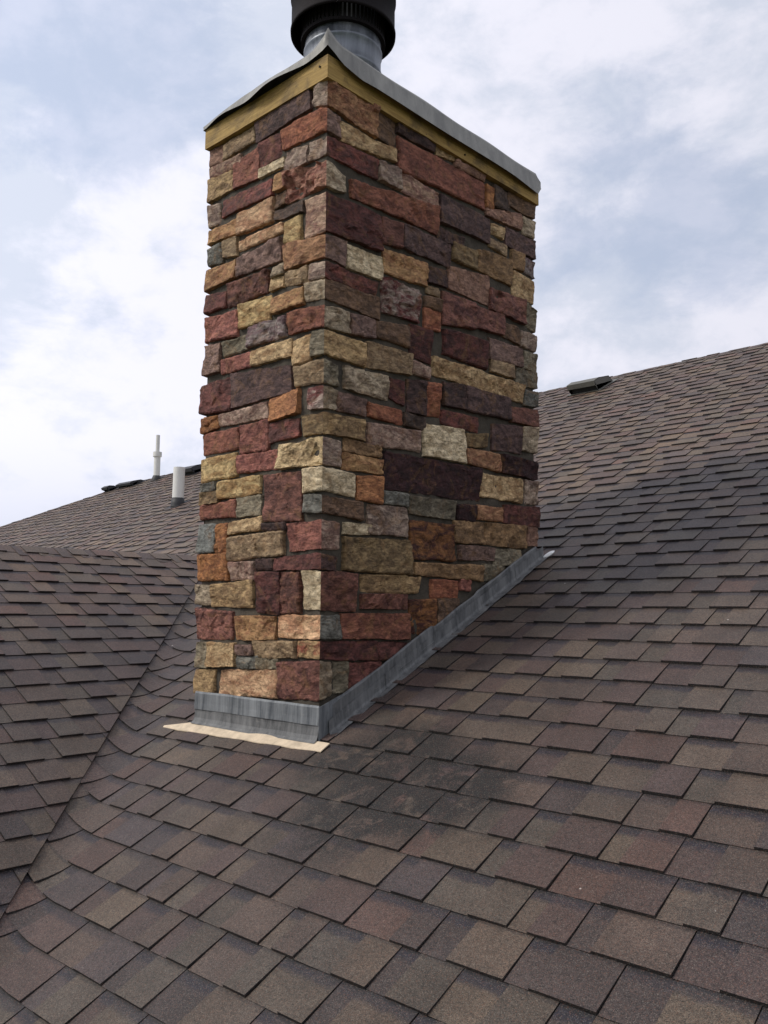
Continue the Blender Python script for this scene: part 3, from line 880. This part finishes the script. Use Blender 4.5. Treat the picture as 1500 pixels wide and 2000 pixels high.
# wooden band round the top: four boards
b0, bt = .015, .034
def board(p, q, nrm, name='trim_board'):
    """a slightly bowed board from p to q (bottom outer corners)"""
    p, q, nrm = Vector(p), Vector(q), Vector(nrm); n = 24; vs = []
    for i in range(n+1):
        t_ = i/n; c_ = p.lerp(q, t_)
        wv = .0025*noise.noise(c_*3)
        for dn, dz in ((0, 0), (0, BH), (-bt, BH), (-bt, 0)):
            k_ = .002 if dn == 0 and dz in (0,) else 0
            vs.append(tuple(c_+nrm*(dn+wv)+Vector((0, 0, dz+.003*noise.noise(c_*5+Vector((dz*9, 0, 0)))))))
    fs = [(i*4+a, i*4+(a+1) % 4, (i+1)*4+(a+1) % 4, (i+1)*4+a) for i in range(n) for a in range(4)]+[(0, 1, 2, 3), (n*4+3, n*4+2, n*4+1, n*4)]
    mb = MB(); mb.add(vs, fs); return cpart(mb.build(name, M_WD))
board((-W-b0, -b0, ZT), (b0, -b0, ZT), (0, -1, 0))
board((b0, -b0+.001, ZT+.001), (b0, S+b0, ZT+.001), (1, 0, 0))
board((-W-b0, S+b0, ZT), (b0-bt-.001, S+b0, ZT), (0, 1, 0))
board((-W-b0, -b0+bt+.001, ZT), (-W-b0, S+b0-bt-.001, ZT), (-1, 0, 0))

for (x, z) in ((-.03, ZT+.062),):
    n0 = [(x+.0045*math.cos(k*math.pi/4), -b0-.0045, z+.0045*math.sin(k*math.pi/4)) for k in range(8)]
    n1_ = [(a, -b0+.002, c_) for a, _, c_ in n0]
    nl = MB(); nl.add(n0+n1_, [tuple(range(8))]+[(k, (k+1) % 8, (k+1) % 8+8, k+8) for k in range(8)])
    cpart(nl.build('nail_head', M_SHR))
for (y, z) in ((.90, ZT+.028),):
    n0 = [(b0+.0045, y+.0045*math.cos(k*math.pi/4), z+.0045*math.sin(k*math.pi/4)) for k in range(8)]
    n1_ = [(b0-.002, a, c_) for _, a, c_ in n0]
    nl = MB(); nl.add(n0+n1_, [tuple(range(8))]+[(k, (k+1) % 8, (k+1) % 8+8, k+8) for k in range(8)])
    cpart(nl.build('nail_head', M_SHR))
# sheet-metal cover with a warped, turned-down lip
cv = MB(); ZC = ZT+BH
per = []     # (x, y, outward normal, bottom z, top z, flare)
def side_pts(p, q, nrm, fn, n=40):
    for i in range(n):
        t_ = i/n; per.append((Vector(p).lerp(Vector(q), t_), Vector(nrm), *fn(t_)))
def f_fr(t_):     # left end -> near corner
    w_ = math.sin(t_*math.pi)
    top = .020+.030*min(1, t_*3)+.055*max(0, (t_-.84)/.16)**1.8
    bot = -.004+.010*math.sin(t_*9.5+.4)*w_+.030*max(0, (t_-.84)/.16)**1.5
    return bot, top, .007+.030*w_+.010*math.sin(t_*13)*w_
def f_rt(t_):     # near corner -> far corner
    top = .070+.045*max(0, 1-t_/.055)**1.5+.003*math.sin(t_*20)
    bot = -.002+.030*max(0, 1-t_/.05)**1.3+.004*math.sin(t_*11)*t_
    bot -= .042*min(1, t_*9)
    return bot, top, .012+.018*min(1, math.sin(t_*math.pi)*2)
e_ = b0
side_pts((-W-e_, -e_, 0), (e_, -e_, 0), (0, -1, 0), f_fr)
side_pts((e_, -e_, 0), (e_, S+e_, 0), (1, 0, 0), f_rt, 60)
side_pts((e_, S+e_, 0), (-W-e_, S+e_, 0), (0, 1, 0), lambda t_: (-.002, .048, .01), 20)
side_pts((-W-e_, S+e_, 0), (-W-e_, -e_, 0), (-1, 0, 0), lambda t_: (-.002, .048-.028*t_, .01), 20)
n = len(per); ring = []
for i, (p, nr, bo, to, fl) in enumerate(per):
    pn = per[i-1][1]
    nn = (nr+pn) if (nr-pn).length > .1 else nr
    ring.append([tuple(p+nn*(fl+.002)+Vector((0, 0, ZC+bo))), tuple(p+nn*fl+Vector((0, 0, ZC+bo+.0005))),
                 tuple(p+nn*(.006+fl*.35)+Vector((0, 0, ZC+to*.7))), tuple(p+nn*.002+Vector((0, 0, ZC+to))),
                 tuple(p-nn*.05+Vector((0, 0, ZC+to*.8+.004)))])
vs = [v for r_ in ring for v in r_]
fs = [(i*5+a, ((i+1) % n)*5+a, ((i+1) % n)*5+a+1, i*5+a+1) for i in range(n) for a in range(4)]
FX, FY = -.385, .455
vs.append((FX, FY, ZC+.07)); fs += [(i*5+4, ((i+1) % n)*5+4, len(vs)-1) for i in range(n)]
cv.add(vs, fs)
cover = cv.build('chase_cover', M_CV, None, True); cpart(cover)
# flue with seams
fl_ = MB(); r = .185
prof = [(r, ZC+.03)]
for zs in (2.98, 3.09): prof += [(r, zs-.012), (r+.006, zs-.006), (r+.006, zs+.006), (r, zs+.012)]
prof += [(r, 3.75), (r-.01, 3.75), (r-.01, 3.0)]
fl_.lathe(prof, FX, FY, 64)
flue = cpart(fl_.build('flue', M_PIPE, None, True))
co_ = MB(); co_.lathe([(r+.002, ZC+.09), (r+.012, ZC+.085), (r+.03, ZC+.045), (r+.028, ZC+.043)], FX, FY, 64)
co_.build('storm_collar', M_CV, flue, True)
sh = MB(); R_, ZR = .252, 3.19
sh.lathe([(R_-.004, ZR+.01), (R_-.004, ZR), (R_+.004, ZR-.002), (R_+.005, ZR+.012), (R_, ZR+.02), (R_, ZR+.17), (R_+.006, ZR+.175), (R_+.006, ZR+.19), (R_, ZR+.195), (R_, 3.80), (R_-.004, 3.80), (R_-.004, ZR+.01)], FX, FY, 72)
sh.lathe([(R_, 3.80), (R_+.03, 3.83), (R_*.6, 3.90), (.01, 3.92)], FX, FY, 72)
shroud = sh.build('shroud', M_SHR, flue, True)
# slotted inner ring between flue and shroud
ir = MB()
for k in range(60):
    a = 2*math.pi*k/60; ca, sa = math.cos(a), math.sin(a); wv = .0065
    ri, ro = .198, .203
    pts = []
    for z in (3.15, 3.42):
        for rr_, sg in ((ri, -1), (ri, 1), (ro, 1), (ro, -1)):
            pts.append((FX+rr_*ca-sg*wv*sa, FY+rr_*sa+sg*wv*ca, z))
    ir.add(pts, [(0, 3, 2, 1), (4, 5, 6, 7), (0, 1, 5, 4), (1, 2, 6, 5), (2, 3, 7, 6), (3, 0, 4, 7)])
ir.lathe([(.186, 3.140), (.206, 3.140), (.206, 3.155), (.186, 3.155)], FX, FY, 48, True)
ir.lathe([(.186, 3.42), (.248, 3.42), (.248, 3.425), (.186, 3.425)], FX, FY, 48, True)
ir.build('louver_ring', M_SHR, flue, False)

# flashing: apron in front, stepped pieces up the side
ap = MB()
def sheet(mb, grid, thick_dir, th=.002):
    """grid[j][i] of points -> sheet with thickness"""
    nj, ni = len(grid), len(grid[0]); td = Vector(thick_dir)
    a = [tuple(Vector(p)) for r_ in grid for p in r_]; b = [tuple(Vector(p)+td*th) for r_ in grid for p in r_]
    N_ = nj*ni; fs = []
    for j in range(nj-1):
        for i in range(ni-1):
            q = (j*ni+i, j*ni+i+1, (j+1)*ni+i+1, (j+1)*ni+i); fs.append(q); fs.append(tuple(x+N_ for x in q[::-1]))
    rim = [j*ni for j in range(nj)]
    for j in range(nj-1):
        fs.append((j*ni, (j+1)*ni, (j+1)*ni+N_, j*ni+N_)); fs.append(((j+1)*ni-1, (j+2)*ni-1, (j+2)*ni-1+N_, (j+1)*ni-1+N_))
    for i in range(ni-1):
        fs.append((i, i+1, i+1+N_, i+N_)); k = (nj-1)*ni+i; fs.append((k, k+1, k+1+N_, k+N_))
    mb.add(a+b, fs)
def wavy(p, a=.0025, f=6): 
    p = Vector(p); return Vector((noise.noise(p*f), noise.noise(p*f+Vector((7, 0, 0))), noise.noise(p*f+Vector((0, 9, 0)))))*a
g1 = []
for z, y in ((ZB+.004, -.010), (ZB-.004, -.0135), (.0, -.0145), (-.020, -.0160), (-.027, -.0165)):
    g1.append([Vector((x, y, z))+wavy((x, y, z), .003) for x in [-.792+.804*i/30 for i in range(31)]])
sheet(ap, g1, (0, 1, 0), .003)
# return round the near corner
g2 = []
for f in (0, .25, .5, .75, 1):
    g2.append([Vector((.0155, y, (R0+.5*max(y, -.01)+.006)*(1-f)+(ZB+.002+.06*y/.18)*f))+wavy((0, y, f), .002) for y in [-.014+.17*i/6 for i in range(7)]])
sheet(ap, g2, (-1, 0, 0), .003)
cpart(ap.build('apron_flashing', M_FL2))
lo = MB(); g4 = []
for z, y in ((-.015, -.0120), (-.04, -.0130), (-.065, -.016), (R0+.008, -.022), (R0-.002, -.034)):
    g4.append([Vector((x, y, z))+wavy((x, y+1, z), .004) for x in [-.790+.802*i/30 for i in range(31)]])
sheet(lo, g4, (0, 1, 0), .003)
cpart(lo.build('base_flashing', M_FL))
sfp = MB(); rf = random.Random(8)
# one long counter flashing strip, slightly bent, over short step pieces
g3 = []
for f, xo in ((1.0, .010), (.93, .016), (.6, .018), (.34, .020), (.30, .026)):
    row = []
    for i in range(61):
        y = .055+(S-.105)*i/60
        seg = math.floor((y-.05)/.31); hh = (.100-.030*y/S)+.007*math.sin(seg*2.3)+.006*noise.noise(Vector((y*4, 0, 0)))
        row.append(Vector((xo+.003*(seg % 2), y, R0+.5*y+.012+hh*f))+wavy((0, y, f), .004, 9))
    g3.append(row)
sheet(sfp, g3, (-1, 0, 0), .003)
cpart(sfp.build('counter_flashing', M_FL))
for i in range(5):
    mbx = MB(); y0 = .03+i*.31; y1 = min(y0+.33, S-.012); gg_ = []
    for xx, hz in ((.024, .060+rf.uniform(0, .008)), (.029, .020), (.034, .009), (.050+rf.uniform(0, .012), .0085), (.066+rf.uniform(-.006, .010), .0085)):
        gg_.append([Vector((xx+.001*i+.004*noise.noise(Vector((y*30, i, hz*40))), y, R0+.5*y+hz+.0012*i+.004*noise.noise(Vector((y*26, xx*30, 3)))+.002)) for y in [y0+(y1-y0)*k/16 for k in range(17)]])
    sheet(mbx, gg_, (0, 0, -1), .002)
    cpart(mbx.build('step_flashing', M_FL))
# tan membrane strip poking out under the apron
tn = MB(); gt = []
for f in (0, .35, .7, 1):
    row = []
    for i in range(41):
        t_ = i/40; x = -.94+1.02*t_
        yb = -.018; yf = -.078+.014*t_+.005*noise.noise(Vector((x*9, 0, 0)))
        if t_ < .16: yb = -.02-.05*(1-t_/.16)
        y = yb*(1-f)+yf*f
        row.append(Vector((x, y, zA(x, y)+.0145+.0015*noise.noise(Vector((x*14, y*30, 0)))-.003*f)))
    gt.append(row)
sheet(tn, gt, (0, 0, -1), .004)
cpart(tn.build('membrane_strip', M_TAN))
# bead of white sealant at the top of the side flashing
sl = MB(); vs = []; fs = []
for i in range(9):
    for k in range(10):
        th, ph = math.pi*i/8, 2*math.pi*k/10; p = Vector((math.sin(th)*math.cos(ph)*.034, math.sin(th)*math.sin(ph)*.026, math.cos(th)*.012))
        p += wavy(p*20, .006, 1.0); x, y = .055+p.x, S-.005+p.y
        vs.append((x, y, R0+.5*y+.018+p.z+.4*p.x))
for i in range(8):
    for k in range(10): fs.append((i*10+k, i*10+(k+1) % 10, (i+1)*10+(k+1) % 10, (i+1)*10+k))
sl.add(vs, fs); cpart(sl.build('sealant_blob', M_SEAL, None, True))

# ------------------------------------------------------------------ things on the roof
def roofz(x, y): return R0+.5*y
def pipe_vent(name, label, x, y, segs, boot_r, plate, boot_h=.07, group=None, lean=(0, 0)):
    t_ = thing(name, label, 'vent pipe', (x, y, roofz(x, y)), group)
    mb = MB(); n = 28
    for (ra, z0, rb, z1) in segs: mb.lathe([(ra, z0), (rb, z1)], 0, 0, n)
    rt_, zt_ = segs[-1][2], segs[-1][3]
    mb.lathe([(rt_, zt_), (rt_-.006, zt_), (rt_-.006, zt_-.1)], 0, 0, n)
    for v_i in range(len(mb.v)):
        a, b_, c_ = mb.v[v_i]; mb.v[v_i] = (a+lean[0]*c_, b_+lean[1]*c_, c_)
    mb.build('pipe', M_PVC, t_, True)
    bo = MB(); r0 = segs[0][0]
    bo.lathe([(boot_r, -.02), (boot_r*.92, .02), (r0+.006, boot_h), (r0+.001, boot_h)], 0, 0, n)
    bo.build('boot', M_DARK, t_, True)
    pm = MB(); g_ = [[Vector((a, b_, .5*b_+.012)) for a in (-plate, 0, plate)] for b_ in (-plate, 0, plate)]
    sheet(pm, g_, (0, 0, -1), .004); pm.build('base_plate', M_DARK, t_)
    return t_
pipe_vent('vent_pipe', 'short thick white plastic pipe in a black boot, left of the chimney', -6.04, 3.33,
          [(.066, -.02, .066, .44)], .085, .10, .085, lean=(.02, 0))
pipe_vent('vent_pipe', 'thin tall white pipe with a coupling collar standing just below the ridge', -8.85, 4.80,
          [(.048, -.02, .048, .35), (.066, .35, .066, .42), (.030, .42, .030, .68)], .075, .09, .06)
def box_vent(label, x, y, w, d, h, open_h, mat, shape='slant', rotz=0):
    t_ = thing('roof_vent', label, 'roof vent', (x, y, roofz(x, y)), 'low roof vents along the ridge')
    t_.rotation_euler = (math.atan(.5), 0, rotz)
    pl = MB(); pl.box((-w*.62, -d*.55, .010), (w*.62, d*.75, .014)); pl.build('flange', mat, t_)
    hd = MB(); a, f_, bk = w/2, -d/2, d/2
    z0, z1 = .012, h
    # hood: top slopes from the raised downhill mouth back to the roof, sides closed, mouth open
    th = .006
    prof_ = [(f_-.02, z1-.004), (f_, z1), (f_+d*.25, z1+.004), (bk-.05, z1*.72), (bk, z0+.01), (bk+.015, z0)]
    g_ = [[Vector((-a+2*a*i/6, yy, zz+.002*noise.noise(Vector((i*1.7, yy*9, 1))))) for i in range(7)] for yy, zz in prof_]
    sheet(hd, g_, (0, 0, -1), th)
    for sx in (-1, 1):
        vs = [(sx*a, yy, zz) for yy, zz in prof_]+[(sx*a, f_-.02, z1-open_h), (sx*a, f_+.02, z0), ]
        vs2 = [(x_-sx*.004, y_, z_) for x_, y_, z_ in vs]; n_ = len(vs)
        hd.add(vs+vs2, [tuple(range(n_)), tuple(range(2*n_-1, n_-1, -1))])
    hd.box((-a, f_-.026, z1-open_h), (a, f_-.020, z1-.002))
    hd.build('hood', mat, t_)
    ms = MB(); ms.box((-a+.01, f_+.03, z0), (a-.01, f_+.04, z1-.02)); ms.build('throat', M_DARK, t_)
    return t_
box_vent('low grey metal roof vent on the ridge right of the chimney', -1.90, 5.46, .31, .34, .12, .05, M_BOX)
M_BLK = mat_plain('dark_vent_metal', (58, 58, 60), .6, .2, 10, .2)
box_vent('dark low roof vent just left of the chimney, above the thick white pipe', -7.95, 4.86, .42, .32, .11, .05, M_BLK)
box_vent('dark wide roof vent, the longer of the two at the left end of the ridge', -9.42, 4.72, .42, .22, .075, .035, M_BLK)
box_vent('small dark roof vent at the hip, farthest left of all the vents', -9.80, 4.60, .16, .16, .09, .04, M_BLK)
